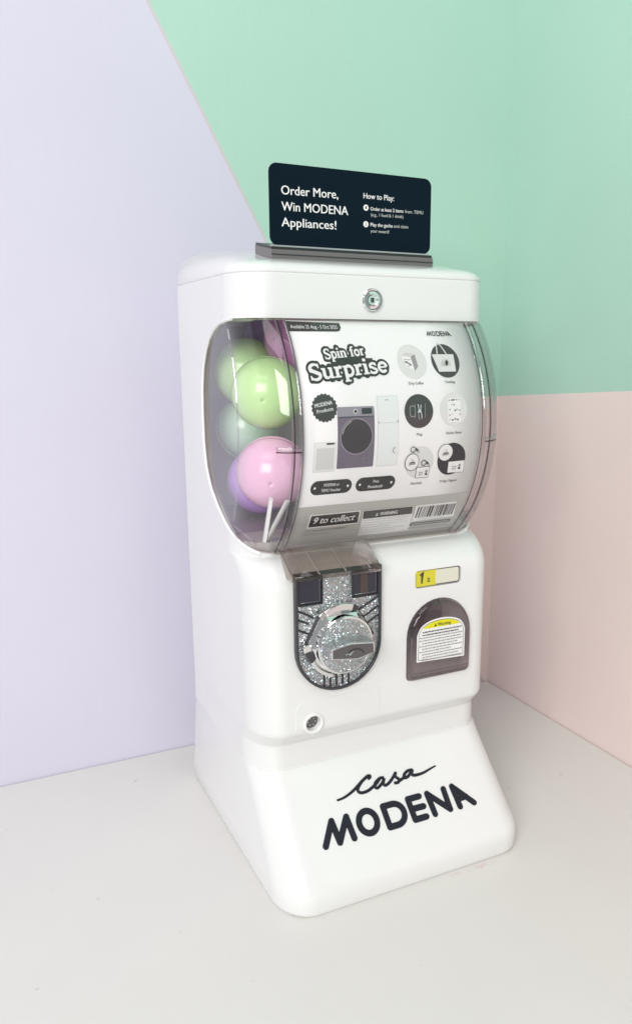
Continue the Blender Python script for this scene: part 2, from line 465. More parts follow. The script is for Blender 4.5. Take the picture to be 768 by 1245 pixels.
# ------------------------------------------------------------------ setting: table and walls
WY, WX = 0.425, 0.402
def wall_material(name, kind):
    m = bpy.data.materials.new(name); m.use_nodes = True; nt = m.node_tree; p = nt.nodes['Principled BSDF']
    N = nt.nodes.new; Lk = nt.links.new
    geo = N('ShaderNodeNewGeometry'); sep = N('ShaderNodeSeparateXYZ'); Lk(geo.outputs['Position'], sep.inputs[0])
    nz = N('ShaderNodeTexNoise'); nz.inputs['Scale'].default_value = 60; Lk(geo.outputs['Position'], nz.inputs['Vector'])
    def math_(op, a, b):
        n = N('ShaderNodeMath'); n.operation = op
        for i, q in enumerate((a, b)):
            if isinstance(q, (int, float)): n.inputs[i].default_value = q
            else: Lk(q, n.inputs[i])
        return n.outputs[0]
    wob = math_('MULTIPLY', math_('SUBTRACT', nz.outputs['Fac'], .5), .002)
    green = (0.435, 0.66, 0.555, 1); pink = (0.82, 0.685, 0.665, 1); lav = (0.65, 0.625, 0.745, 1); edge = (0.62, 0.55, 0.58, 1)
    def mix(f, a, b):
        n = N('ShaderNodeMix'); n.data_type = 'RGBA'; Lk(f, n.inputs['Factor'])
        for k, q in (('A', a), ('B', b)):
            if isinstance(q, tuple): n.inputs[k].default_value = q
            else: Lk(q, n.inputs[k])
        return n.outputs['Result']
    zz = math_('ADD', sep.outputs['Z'], wob)
    # height of the painted border: it climbs a little towards the room
    border = math_('ADD', .4965, math_('MULTIPLY', math_('SUBTRACT', .425, sep.outputs['Y']), .072))
    above = math_('GREATER_THAN', zz, border)
    c = mix(above, pink, green)
    if kind == 'back':
        # slanted border of the lavender field
        sl = math_('ADD', math_('MULTIPLY', math_('SUBTRACT', zz, .7063), -.5453), .0058)
        sx = math_('SUBTRACT', sep.outputs['X'], wob)
        c = mix(math_('LESS_THAN', sx, math_('ADD', sl, .004)), c, edge)
        c = mix(math_('LESS_THAN', sx, sl), c, lav)
    big = N('ShaderNodeTexNoise'); big.inputs['Scale'].default_value = 3.0; big.inputs['Detail'].default_value = 5; Lk(geo.outputs['Position'], big.inputs['Vector'])
    mr = N('ShaderNodeMapRange'); mr.inputs['To Min'].default_value = .92; mr.inputs['To Max'].default_value = 1.06; Lk(big.outputs['Fac'], mr.inputs['Value'])
    hv = N('ShaderNodeVectorMath'); hv.operation = 'SCALE'; Lk(c, hv.inputs[0]); Lk(mr.outputs[0], hv.inputs['Scale'])
    Lk(hv.outputs[0], p.inputs['Base Color']); p.inputs['Roughness'].default_value = .55
    mp = N('ShaderNodeMapping'); mp.inputs['Scale'].default_value = (1, 1, .25); Lk(geo.outputs['Position'], mp.inputs['Vector'])
    rl = N('ShaderNodeTexNoise'); rl.inputs['Scale'].default_value = 70; rl.inputs['Detail'].default_value = 5; Lk(mp.outputs[0], rl.inputs['Vector'])
    b = N('ShaderNodeBump'); b.inputs['Strength'].default_value = .17; b.inputs['Distance'].default_value = .002
    Lk(rl.outputs['Fac'], b.inputs['Height']); Lk(b.outputs[0], p.inputs['Normal'])
    MATS[name] = m
wall_material('wall_paint_back', 'back'); wall_material('wall_paint_side', 'side')

def box(name, a, b, m, parent=None, bevel=0.0):
    (x0, y0, z0), (x1, y1, z1) = a, b
    v = [(x, y, z) for z in (z0, z1) for y in (y0, y1) for x in (x0, x1)]
    f = [(0, 2, 3, 1), (4, 5, 7, 6), (0, 1, 5, 4), (2, 6, 7, 3), (0, 4, 6, 2), (1, 3, 7, 5)]
    o = mesh(name, v, f, m, parent, 30)
    if bevel:
        q = o.modifiers.new('edge', 'BEVEL'); q.width = bevel; q.segments = 3
    return o
t = box('table_top', (-1.3, -0.75, -0.035), (WX - .0015, WY - .0015, 0.0), 'table_laminate', bevel=.0015); t['kind'] = 'structure'
wb = box('wall_back', (-1.8, WY, -0.75), (WX + .1, WY + .1, 1.7), 'wall_paint_back'); wb['kind'] = 'structure'
wr = box('wall_right', (WX, -1.3, -0.75), (WX + .099, WY, 1.7), 'wall_paint_side'); wr['kind'] = 'structure'

# ------------------------------------------------------------------ the capsule vending machine
YF = 0.075                                     # front plane of the lower body
mach = empty('capsule_machine', (0, 0.17, 0), 'white tabletop capsule toy machine with clear bulging display window', 'vending machine')
mach_inv = Matrix.Translation((0, 0.17, 0)).inverted()
def own(o):
    """keep world position under the machine's base empty"""
    o.matrix_parent_inverse = mach_inv; return o

# base plinth: low lip, then a slope back to the waist
rows = []
for z, w, yf, yb, d in ((0, .1505, .003, .346, .002), (.0025, .1525, .0008, .348, 0), (.006, .153, 0, .3485, 0), (.020, .153, 0, .348, 0), (.0255, .1528, .0012, .348, 0),
                        (.0295, .1525, .0035, .3475, 0), (.034, .1522, .0075, .347, 0), (.045, .1515, .0176, .346, 0), (.062, .1508, .0332, .345, 0), (.080, .150, .0497, .3435, 0),
                        (.100, .1492, .068, .341, 0), (.116, .1488, .0826, .3393, 0), (.1205, .1488, .0862, .3390, 0), (.1226, .1487, .0884, .3389, 0)):
    k = min(1, z / .12)
    rows.append([(x, y, z) for x, y in section(w, yf, yb, .036 - .004 * k, .046, .018)])
base = own(loft('base', rows, 'white_plastic', mach, 40))

# body: waist, chin chamfer, front, header
rows = []
def brow(z, w, yf, yb=.336, rx=.032, ry=.050): rows.append([(x, y, z) for x, y in section(w, yf, yb, rx, ry, .016)])
brow(.1225, .1487, .0897, .3388); brow(.1238, .1487, .0902, .3388); brow(.1250, .1487, .0900, .3386); brow(.134, .1486, .0902, .338); brow(.150, .1486, .0902, .337)
brow(.153, .1487, .0892); brow(.166, .149, .0775); brow(.1685, .149, .0760); brow(.1725, .149, .075)
for z in (.20, .235, .27, .30, .318): brow(z, .149, .075)
for z, yf in ((.325, .0751), (.330, .0756), (.335, .0768), (.340, .0790), (.345, .0824), (.3495, .0870), (.3532, .0920), (.3559, .0975), (.3577, .1035), (.3588, .1120)): brow(z, .149, yf)
for z in (.3605, .42, .48, .54, .57): brow(z, .149, .1120)
brow(.59, .149, .1010)
brow(.5995, .1490, .1005, rx=.036); brow(.6006, .1490, .1000, rx=.036); brow(.62, .1488, .1000, rx=.036); brow(.6415, .1485, .1000, rx=.036); brow(.6426, .1482, .1003, rx=.036); brow(.6432, .1478, .1008, rx=.036)
body = own(loft('body_shell', rows, 'white_plastic', mach, 30))

def y_open(z):
    """rear edge of the display opening on the side walls"""
    K = ((.3585, .106), (.3605, .111), (.3640, .119), (.372, .133), (.379, .147), (.387, .165), (.400, .189), (.418, .213), (.440, .2275), (.465, .233), (.500, .2335), (.530, .231), (.552, .224), (.570, .212), (.583, .197), (.592, .179), (.5972, .160), (.6003, .130))
    if z <= K[0][0]: return K[0][1]
    for (a, p), (b, q) in zip(K[:-1], K[1:]):
        if z <= b: return p + (q - p) * (z - a) / (b - a)
    return K[-1][1]

def cutter(name, v, f):
    o = mesh(name, v, f, 'white_plastic', None, 30); return o
def prism_x(pts, x0, x1):
    n = len(pts); v = [(x0, y, z) for y, z in pts] + [(x1, y, z) for y, z in pts]
    return v, [tuple(range(n)), tuple(reversed(range(n, 2 * n)))] + [(i, (i + 1) % n, (i + 1) % n + n, i + n) for i in range(n)]
def prism_y(pts, y0, y1):
    n = len(pts); v = [(x, y0, z) for x, z in pts] + [(x, y1, z) for x, z in pts]
    return v, [tuple(range(n)), tuple(reversed(range(n, 2 * n)))] + [(i, (i + 1) % n, (i + 1) % n + n, i + n) for i in range(n)]
ZO = [.3586 + (.6002 - .3586) * (0.5 - 0.5 * math.cos(math.pi * i / 40)) for i in range(41)]
opening = [(-.05, .3586)] + [(y_open(z), z) for z in ZO] + [(-.05, .6002)]
CH = arch_up(.0265, .1105, .2035, .2975)
cuts = [prism_x(opening, -.25, .25),
        prism_y(rrect(-.1445, .1445, .3725, .5985, .006), .118, .327),
        prism_y(rrect(-.1200, .1200, .3700, .634, .006), .1145, .300),
        prism_y(CH, .03, .135),
        prism_y(rrect(.0365, .0968, .3120, .3318, .004), .03, .0795),
        prism_y(circ(-.0885, .1785, .0088, 24), .03, .0885)]
# shallow scoop under the prize door
sc_pts = [(.068 + .043 * math.cos(a), .2055 + .022 * math.sin(a)) for a in [math.pi + math.pi * i / 16 for i in range(17)]]
sv = [(x, .03, z) for x, z in sc_pts] + [(.068 + (x - .068) * .93, .0755 if z < .1999 else .090, z if z > .1999 else z) for x, z in sc_pts]
n_ = len(sc_pts)
sf = [tuple(range(n_)), tuple(reversed(range(n_, 2 * n_)))] + [(i, (i + 1) % n_, (i + 1) % n_ + n_, i + n_) for i in range(n_)]
tmp = []
for i, (v, f) in enumerate(cuts):
    c = cutter('cut', v, f); tmp.append(c)
    b = body.modifiers.new('cut', 'BOOLEAN'); b.operation = 'DIFFERENCE'; b.solver = 'EXACT'; b.object = c
bpy.context.view_layer.update()
me = bpy.data.meshes.new_from_object(body.evaluated_get(bpy.context.evaluated_depsgraph_get()))
body.modifiers.clear(); body.data = me; me.name = 'body_shell'
for c in tmp: bpy.data.objects.remove(c)
soften(me, 30)
bv = body.modifiers.new('edge', 'BEVEL'); bv.width = .0011; bv.segments = 2; bv.limit_method = 'ANGLE'; bv.angle_limit = rad(50)
wn = body.modifiers.new('normals', 'WEIGHTED_NORMAL'); wn.keep_sharp = True

# raised rim round the window opening on both sides
for s in (-1, 1):
    pts = []
    for z in ZO[3:]:
        y = y_open(z) + .0010; ye = (.112 if z < .56 else .101) + .050
        pts.append((s * (.1490 if y > ye else .117 + .032 * math.sqrt(max(0, 1 - ((ye - y) / .05) ** 2))), y, z))
    own(tube('window_rim', pts, .0021, 'white_rim', mach, seg=8))

# top cap with a gently crowned roof
def ztop(y):
    t = min(max((y - .10) / .18, 0), 1); return .6560 + .0240 * t * t * (3 - 2 * t)
rows = []
for d, g in ((.0008, 0), (.0002, .03), (0, .08), (.0002, .22), (.0010, .38), (.0030, .56), (.0062, .72), (.0105, .84), (.0160, .925), (.0225, .975), (.030, 1), (.045, 1.012), (.075, 1.02), (.105, 1.02)):
    rows.append([(x, y,   .6432 + (ztop(y) - .6432) * g) for x, y in section(.1482 - d, .1000 + d, .3365 - d, max(.036 - d * .3, .012), max(.05 - d * .3, .015), max(.018 - d * .1, .008))])
own(loft('top_cap', rows, 'white_plastic', mach, 60))

# header lock
lk = own(lathe('lock', [(.0118, .1012), (.0118, .0985), (.0108, .0975), (.0096, .0980), (.0092, .0998), (.0088, .0985), (.0060, .0978), (.0048, .0990), (.0016, .0992)], -.0064, .6195, 'chrome', mach))
mesh('keyway', *(lambda q: q)(prism_y([(-.0074, .6172), (-.0054, .6172), (-.0054, .6218), (-.0074, .6218)], .0995, .0974)), 'black_plastic', lk, 30)

# ---- interior
own(box('inner_floor', (-.1440, .1660, .3700), (.1440, .3260, .3740), 'smoke_floor', mach))
tr = [(-.1425, .1665), (-.1425, .146), (-.137, .130), (-.128, .1195), (-.117, .1155), (.117, .1155), (.128, .1195), (.137, .130), (.1425, .146), (.1425, .1665)]
own(loft('inner_tray', [[(x, y, z) for x, y in tr] for z in (.3570, .3720, .3728)], 'tray_grey', mach, 30))
for (a, b) in (((-.1215, .122, .372), (-.1195, .104, .4215)), ((-.1190, .124, .372), (-.1035, .100, .4185))):
    own(tube('agitator_rib', [a, b], .0044, 'white_rim', mach, seg=8, flat=.45))

# ---- clear display cover
def fc(z): return .221 - math.sqrt(.164 ** 2 - (z - .4895) ** 2)
CW = .1472
def cover_row(z, off=.0045, inset=.0, nf=12, front=6):
    y0 = fc(z) - off + inset; yo = y_open(z) - .0006
    ry = .070 - .012 * min(1, ((z - .48) / .11) ** 2); rx = .040
    w = CW - inset; p = []
    m = 5
    if yo > y0 + ry + .001:
        for i in range(m): p.append((-w, yo + (y0 + ry - yo) * i / m, z))
        for i in range(nf):
            a = math.pi + (math.pi / 2) * i / (nf - 1); p.append((-w + rx + rx * math.cos(a), y0 + ry + ry * math.sin(a), z))
    else:                                   # the opening cuts into the rounded corner
        a0 = math.pi + math.asin(min(max((y0 + ry - yo) / ry, 0), .97))
        for i in range(m + nf):
            a = a0 + (1.5 * math.pi - a0) * i / (m + nf - 1); p.append((-w + rx + rx * math.cos(a), y0 + ry + ry * math.sin(a), z))
    for i in range(1, front): p.append((-w + rx + (2 * w - 2 * rx) * i / front, y0, z))
    return p + [(-x, y, q) for x, y, q in reversed(p[:m + nf])]
ZC = [.3596 + (.5985 - .3596) * (0.5 - 0.5 * math.cos(math.pi * i / 36)) for i in range(37)]
cover = own(grid('display_cover', [cover_row(z) for z in ZC], 'clear_cover', mach, 60, .0016))
def arc_line(x, off, zs): return [(x, fc(z) - off, z) for z in zs]
ZM = [.366 + (.5975 - .366) * i / 30 for i in range(31)]
for s in (-1, 1):
    own(tube('cover_rail', arc_line(s * .1062, .0030, ZM), .0019, 'clear_edge', mach, seg=8))
    own(tube('cover_rail', arc_line(s * .1042, .0020, ZM), .0006, 'dark_rail', mach, seg=6))
    ZL = [.3585 + (.5975 - .3585) * i / 32 for i in range(33)]
    own(tube('panel_edge', [(s * .1135, fc(z) - .0052 + .0016, z) for z in ZL], .00085, 'dark_rail', mach, seg=6))
    own(tube('panel_edge', [(s * .1152, fc(z) - .0052 + .0022, z) for z in ZL], .0012, 'clear_edge', mach, seg=6))
    bk = own(box('corner_bracket', (min(s * .104, s * .118), fc(.366) - .0035, .3600), (max(s * .104, s * .118), fc(.366) + .010, .3760), 'clear_edge', mach, .001))
    # corner crease
    cr = []
    for z in [.372 + (.590 - .372) * i / 28 for i in range(29)]:
        r_ = cover_row(z, inset=.0012); cr.append(r_[5] if s < 0 else r_[-6])
    own(tube('cover_crease', cr, .0011, 'clear_edge', mach, seg=6))
    # mid-height clip running round the corner
    r_ = cover_row(.4775, off=.0052); q = r_[12:17] if s < 0 else r_[-17:-10]
    own(tube('cover_clip', q, .0017, 'clear_edge', mach, seg=6)); own(tube('cover_clip', [(x, y, z - .0034) for x, y, z in q], .0009, 'dark_rail', mach, seg=6))
# flange where the cover meets the body
fl = [cover_row(z, off=.0048, inset=-.0004)[0] for z in ZO[3:-2]]
for s in (-1, 1): own(tube('cover_flange', [(s * -x, y, z) for x, y, z in fl], .0016, 'clear_rail', mach, seg=6))
bt = cover_row(.3622, off=.0045, nf=12)
own(tube('cover_bottom_rail', bt[5:-5], .0030, 'smoke_rail', mach, seg=8))
tp = cover_row(.5992, off=.003, nf=12)
own(tube('cover_top_rail', tp[6:-6], .0012, 'smoke_rail', mach, seg=8))

# ---- display poster inside the cover (a sheet of its own)
poster = grid('display_poster', [[(x, fc(z), z) for x in (-.1035, -.0518, 0, .0518, .1035)] for z in [.3705 + (.5980 - .3705) * i / 40 for i in range(41)]], 'poster_paper', None, 60, .0007)
tag(poster, 'white printed prize poster curved inside the clear display window', 'poster')
def on_poster(u, v, lift):
    y = fc(v); nz = (v - .4895) / .164; ny = -math.sqrt(1 - nz * nz)
    l = lift + .0004
    return (u, y + l / ny, v)
def PP(): return Print(on_poster, .006)

p = PP(); p.poly([(-.1035, .371), (.1035, .371), (.1035, .4157), (-.1035, .4157)], 'print_grey', 1); p.build('grey_band', poster)
p = PP(); p.poly([(-.1035, .5975), (-.046, .5962), (-.046, .5915), (-.0485, .5885), (-.052, .5878), (-.1035, .5876)], 'print_charcoal', 1)
p.text('Available 25 Aug - 5 Oct 2025', (-.1005, .5905), (-.0500, .5905), .0034, 'print_white', 2, .004); p.build('date_tab', poster, 'charcoal tab with the date range')

# monoline logotype shared by poster and plinth: strokes in a box 0..190 by 0..24
LOGO = [[(0, 0), (13.9, 23.1), (16.7, 0), (31.7, 23.3), (33.9, 0)],
        [(54.7 + 10.6 * math.cos(a), 12 + 11.8 * math.sin(a)) for a in [2 * math.pi * i / 20 for i in range(21)]],
        [(77.9, 0.2), (77.0, 23.3), (89, 23.6), (96, 21.8), (100.4, 15.6), (99.6, 8), (95, 2), (88, 0.2), (77.9, 0.2)],
        [(123.7, 23.5), (109.2, 23.5), (110.2, .3), (124.7, .3)], [(110, 12.1), (125.2, 11.8)],
        [(136.2, .2), (134.6, 23.6), (156.7, .8), (156.8, 23.7)],
        [(170.1, .4), (168.5, 23.9), (189.1, .4)], [(171, 9.0), (181.5, 9.3)]]
p = PP(); k = .0298 / 189
for s in LOGO:
    q = [(.0523 + x * k, .5846 + y * k * 1.15) for x, y in s]
    for a, b in zip(q[:-1], q[1:]): p.stroke([a, b], .00105, 'print_black', 1)
    for a in q: p.dot(a[0], a[1], .00052, 'print_black', 1, 8)
p.build('poster_logo', poster)

# slab-serif headline, letters as strokes in a box of x-height 1, cap 1.45
def arcp(cx, cy, rx, ry, a0, a1, n=14): return [(cx + rx * math.cos(rad(a0 + (a1 - a0) * i / n)), cy + ry * math.sin(rad(a0 + (a1 - a0) * i / n))) for i in range(n + 1)]
T, H = .30, .15                                   # thick and thin stroke
G = {
 'S': (1.0, [(arcp(.5, 1.06, .36, .37, 30, 200) + [(.34, .82), (.66, .62)] + arcp(.5, .39, .37, .37, 20, -150), None), ([(.82, 1.47), (.82, 1.05)], .13), ([(.13, .42), (.13, -.02)], .13)]),
 'p': (.98, [([(.26, 1.0), (.26, -.45)], T), (arcp(.52, .5, .34, .46, 150, -150, 18), .25), ([(.02, .95), (.3, .95)], .13), ([(.04, -.43), (.54, -.43)], .13)]),
 'i': (.52, [([(.27, 1.0), (.27, .0)], T), ([(.04, .95), (.3, .95)], .13), ([(.02, .06), (.54, .06)], .13), ([(.27, 1.22), (.27, 1.50)], .30)]),
 'n': (1.05, [([(.26, 1.0), (.26, 0)], T), ([(.26, .70), (.42, .90), (.58, .94), (.74, .86), (.80, .66), (.80, 0)], [.14, .18, .2, .24, T, T]), ([(.03, .95), (.3, .95)], .13), ([(.02, .06), (.50, .06)], .13), ([(.60, .06), (1.04, .06)], .13)]),
 'f': (.66, [([(.28, 0), (.28, 1.10), (.34, 1.34), (.50, 1.42), (.66, 1.36)], [T, T, .26, .2, .24]), ([(.02, .93), (.56, .93)], .14), ([(.02, .06), (.56, .06)], .13)]),
 'o': (.92, [(arcp(.46, .49, .33, .43, 0, 360, 22), .27)]),
 'r': (.74, [([(.26, 1.0), (.26, 0)], T), ([(.30, .62), (.40, .86), (.54, .94), (.68, .86)], [.14, .2, .24, .28]), ([(.03, .95), (.3, .95)], .13), ([(.02, .06), (.54, .06)], .13)]),
 'u': (1.06, [([(.24, 1.0), (.24, .34), (.32, .12), (.46, .06), (.62, .14), (.78, .34)], [T, T, .26, .2, .16, .14]), ([(.80, 1.0), (.80, 0)], T), ([(.02, .95), (.3, .95)], .13), ([(.58, .95), (.86, .95)], .13), ([(.78, .06), (1.04, .06)], .13)]),
 's': (.78, [(arcp(.40, .73, .26, .22, 30, 200, 9) + [(.30, .58), (.50, .44)] + arcp(.40, .26, .27, .23, 20, -150, 9), .21), ([(.63, .98), (.63, .68)], .12), ([(.13, .32), (.13, 0)], .12)]),
 'e': (.88, [([(.16, .50), (.78, .50)], .14), (arcp(.46, .49, .33, .43, 0, 318, 20), .25)]),
 ' ': (.40, [])}
def headline(pr, s, p0, p1, xh, grow, m, layer):
    tot = sum(G[c][0] for c in s); L = math.hypot(p1[0] - p0[0], p1[1] - p0[1]); c_, s_ = (p1[0] - p0[0]) / L, (p1[1] - p0[1]) / L
    kx = L / tot; x = 0
    for ch in s:
        for pts, w in G[ch][1]:
            w = w if w is not None else [.16 + .14 * math.sin(math.pi * i / (len(pts) - 1)) for i in range(len(pts))]
            ww = [q * (kx + xh) / 2 + grow * 2 for q in (w if isinstance(w, list) else [w] * len(pts))]
            P = [(x + a) for a, b in pts]
            Q = [(p0[0] + (x + a) * kx * c_ - b * xh * s_, p0[1] + (x + a) * kx * s_ + b * xh * c_) for a, b in pts]
            pr.stroke(Q, ww, m, layer)
            if grow:
                for a in Q[::2] + [Q[-1]]: pr.dot(a[0], a[1], max(ww) / 2, m, layer, 12)
        x += G[ch][0]
p = PP()
head = (('Spin', (-.0725, .5612), (-.0480, .5631), .0064), ('for', (-.0440, .5636), (-.0278, .5650), .0064), ('Surprise', (-.0918, .5412), (-.0048, .5487), .0101))
for s, a, b, xh in head: headline(p, s, a, b, xh, .0022, 'print_black', 1)
p.poly([(-.068, .553), (-.022, .556), (-.020, .562), (-.066, .562)], 'print_black', 1)
for s, a, b, xh in head: headline(p, s, a, b, xh, 0, 'print_white', 3)
p.build('headline', poster, 'white serif headline lettering in a black outline')

# starburst badge
p = PP(); st = []
for i in range(40):
    a = 2 * math.pi * i / 40; r = .0142 if i % 2 else .0127; st.append((-.0800 + r * math.cos(a), .5151 + r * 1.0 * math.sin(a)))
p.poly(st, 'print_charcoal', 1)
p.text('MODENA', (-.0900, .5155), (-.0712, .5186), .0036, 'print_white', 2, .03)
p.text('Products', (-.0882, .5100), (-.0706, .5128), .0034, 'print_white', 2, .02); p.build('starburst_badge', poster)

# appliances
p = PP(); p.poly(rrect(-.0668, -.0258, .4545, .5148, .0012), 'print_purple', 1)
p.poly(rrect(-.0670, -.0262, .5062, .5155, .0008), 'print_purple_light', 2)
p.poly(rrect(-.0400, -.0285, .5080, .5138, .0006), 'print_door', 3); p.dot(-.0468, .5108, .0026, 'print_light', 3); p.dot(-.0468, .5108, .0016, 'print_door', 4)
p.ring(circ(-.0462, .4862, .0182, 32), circ(-.0462, .4862, .0170, 32), 'print_purple_light', 2)
p.poly(circ(-.0462, .4862, .0172, 32), 'print_door', 3)
p.stroke(arcp(-.0462, .4862, .0160, .0160, 110, 170), .0006, 'print_light', 4)
p.stroke([(-.0655, .5055), (-.0270, .5055)], .0004, 'print_door', 3)
p.poly(rrect(-.038, -.030, .4585, .4640, .0003), 'print_purple_light', 2); p.poly(rrect(-.0377, -.0303, .4588, .4637, .0003), 'print_purple', 3)
p.build('washing_machine_picture', poster)
p = PP(); p.poly(rrect(-.0925, -.0685, .4525, .4820, .0008), 'print_light', 1); p.poly(rrect(-.0922, -.0688, .4529, .4818, .0008), 'print_white', 2)
p.poly(rrect(-.0900, -.0705, .4545, .4765, .0003), 'print_pale', 3)
for i in range(9): p.stroke([(-.0898, .4565 + i * .0023), (-.0707, .4565 + i * .0023)], .0003, 'print_light', 4)
for i in range(7): p.stroke([(-.088 + i * .0026, .4547), (-.088 + i * .0026, .4763)], .0003, 'print_light', 4)
p.poly(rrect(-.0790, -.0705, .4795, .4812, .0004), 'print_black', 3); p.build('air_cooler_picture', poster)
p = PP(); p.poly(rrect(-.0222, .0018, .4545, .5250, .001), 'print_light', 1); p.poly(rrect(-.0219, .0015, .4548, .5247, .001), 'print_ice', 2)
p.stroke([(-.0215, .4985), (.0012, .4985)], .0005, 'print_light', 3); p.stroke([(-.0212, .4985), (-.0212, .5000)], .0006, 'print_black', 4); p.stroke([(.0008, .4985), (.0008, .5005)], .0006, 'print_black', 4)
p.stroke([(-.0130, .5210), (-.0090, .5210)], .0006, 'print_mid', 3)
p.dot(-.0012, .4702, .0034, 'print_white', 4, 16); p.stroke(arcp(-.0012, .4702, .0028, .0032, 110, 250, 8), .0006, 'print_charcoal', 5); p.stroke(arcp(.0002, .4702, .0016, .0020, 110, 250, 8), .0004, 'print_light', 5)
p.build('refrigerator_picture', poster)
# pills
for x0, x1, a, b in ((-.0928, -.0470, 'MODENA or', 'TEMU Voucher'), (-.0424, .0035, 'Free', 'Photobooth')):
    p = PP(); p.poly(rrect(x0, x1, .4282, .4432, .0074, 7), 'print_black', 1)
    p.dot(x0 + .0046, .4357, .0013, 'print_white', 2); p.dot(x1 - .0046, .4357, .0013, 'print_white', 2)
    cx = (x0 + x1) / 2; la = .0085 if a != 'Free' else .0032; lb = .0108 if a != 'Free' else .0085
    p.text(a, (cx - la, .4368), (cx + la, .4368), .0031, 'print_white', 2, .012); p.text(b, (cx - lb, .4311), (cx + lb, .4311), .0031, 'print_white', 2, .012)
    p.build('prize_pill', poster)
# six prize circles
RC = .0170
def cap_(p, s, cx, z, w): p.text(s, (cx - w / 2, z), (cx + w / 2, z), .0026, 'print_charcoal', 2, .015)
p = PP(); p.poly(circ(.0253, .5582, .0172, 36), 'print_pale', 1)
p.poly([(.0140, .5640), (.0245, .5630), (.0265, .5490), (.0170, .5525)], 'print_white', 2); p.poly([(.0245, .5630), (.0300, .5655), (.0312, .5535), (.0265, .5490)], 'print_mid', 2)
p.poly([(.0140, .5640), (.0245, .5630), (.0300, .5655), (.0195, .5672)], 'print_beige', 2)
p.lines(.0160, .0235, .5600, .002, 2, .0006, 'print_mid', 3, 5); p.stroke([(.0165, .5570), (.0180, .5580), (.0195, .5565), (.0215, .5568)], .0008, 'print_charcoal', 3); p.poly([(.0205, .5560), (.0225, .5562), (.0242, .5542), (.0215, .5548)], 'print_black', 3)
p.lines(.0180, .0230, .5535, .002, 1, .0004, 'print_mid', 3, 6)
cap_(p, 'Drip Coffee', .0255, .5355, .0175); p.build('drip_coffee_picture', poster)
p = PP(); p.poly(circ(.0660, .5588, .0172, 36), 'print_charcoal', 1)
p.poly([(.0508, .5655), (.0775, .5655), (.0765, .5478), (.0555, .5478)], 'print_pale', 2)
p.stroke([(.0575, .5655), (.0590, .5740), (.0605, .5768), (.0625, .5765), (.0645, .5740), (.0690, .5655)], .0013, 'print_pale', 3)
for i, (dx, h) in enumerate(((-.0052, .004), (-.0038, .0065), (-.0022, .005), (-.0005, .008), (.0012, .006), (.0030, .0075), (.0048, .0045))): p.stroke([(.0655 + dx, .5535), (.0655 + dx + .0004, .5535 + h)], .0005, 'print_mid', 3)
p.poly([(.0645, .5540), (.0672, .5545), (.0690, .5580), (.0668, .5600), (.0650, .5575)], 'print_black', 4)
cap_(p, 'Totebag', .0668, .5362, .0125); p.build('tote_bag_picture', poster)
p = PP(); p.poly(circ(.0262, .5086, .0172, 36), 'print_charcoal', 1)
p.poly(rrect(.0210, .0345, .5010, .5168, .0012), 'print_door', 2); p.ring(rrect(.0152, .0222, .5030, .5145, .0025), rrect(.0160, .0214, .5038, .5137, .0020), 'print_mid', 2)
p.stroke([(.0215, .5165), (.0215, .5018)], .0006, 'print_mid', 3); p.stroke([(.0338, .5160), (.0332, .5020)], .0006, 'print_mid', 3)
p.poly([(.0245, .5160), (.0255, .5100), (.0240, .5075), (.0288, .5070), (.0284, .5100), (.0292, .5155), (.0280, .5150), (.0276, .5105), (.0262, .5105), (.0256, .5158)], 'print_light', 4)
p.stroke([(.0250, .5070), (.0262, .5000)], .0010, 'print_mid', 4); p.stroke([(.0287, .5068), (.0293, .5010)], .0010, 'print_light', 4)
cap_(p, 'Mug', .0265, .4838, .0066); p.build('mug_picture', poster)
p = PP(); p.poly(circ(.0686, .5090, .0170, 36), 'print_pale', 1); p.poly(rrect(.0612, .0778, .4955, .5210, .0006), 'print_white', 2)
rnd = random.Random(3)
for i in range(5):
    for j in range(5):
        cx, cz = .0635 + j * .0031 + rnd.uniform(-.0005, .0005), .5185 - i * .0050 + rnd.uniform(-.0006, .0006); q = rnd.random()
        if q < .28: p.poly([(cx - .0009, cz - .0006), (cx + .0010, cz - .0007), (cx + .0012, cz + .0009), (cx - .0004, cz + .0010)], 'print_black', 3)
        elif q < .6: p.dot(cx, cz, .0009, 'print_mid', 3, 7)
        elif q < .85: p.stroke([(cx - .0012, cz), (cx, cz + .0008), (cx + .0012, cz)], .0005, 'print_mid', 3)
cap_(p, 'Sticker Sheet', .0690, .4836, .0195); p.build('sticker_sheet_picture', poster)
def clasp(p, x, z):
    p.ring(circ(x, z, .0033, 16), circ(x, z, .0025, 16), 'print_black', 4)
    p.stroke([(x + .0028, z + .0012), (x + .0052, z - .0012), (x + .0072, z - .0040)], [.0014, .0024, .0010], 'print_black', 4); p.stroke([(x + .0050, z - .0016), (x + .0066, z - .0036)], .0008, 'print_white', 5)
def tag_art(p, x, z):
    p.lines(x - .0052, x + .0006, z + .0002, .0024, 2, .0012, 'print_mid', 6, 4)
    p.poly([(x + .0022, z - .0022), (x + .0056, z - .0022), (x + .0046, z + .0002), (x + .0030, z + .0002)], 'print_black', 6); p.dot(x + .0039, z + .0020, .0016, 'print_mid', 6, 9)
def cup_art(p, x, z):
    p.poly([(x - .0040, z - .0022), (x + .0042, z - .0016), (x + .0036, z + .0002), (x - .0034, z - .0002)], 'print_mid', 6); p.stroke([(x - .0030, z + .0004), (x + .0032, z + .0008)], .0009, 'print_black', 7)
    p.stroke([(x - .0015, z + .0030), (x, z + .0045), (x + .0012, z + .0030)], .0005, 'print_light', 6); p.dot(x + .0002, z + .0026, .0012, 'print_light', 6, 8)
p = PP(); p.poly(circ(.0296, .4553, .0170, 36), 'print_pale', 1)
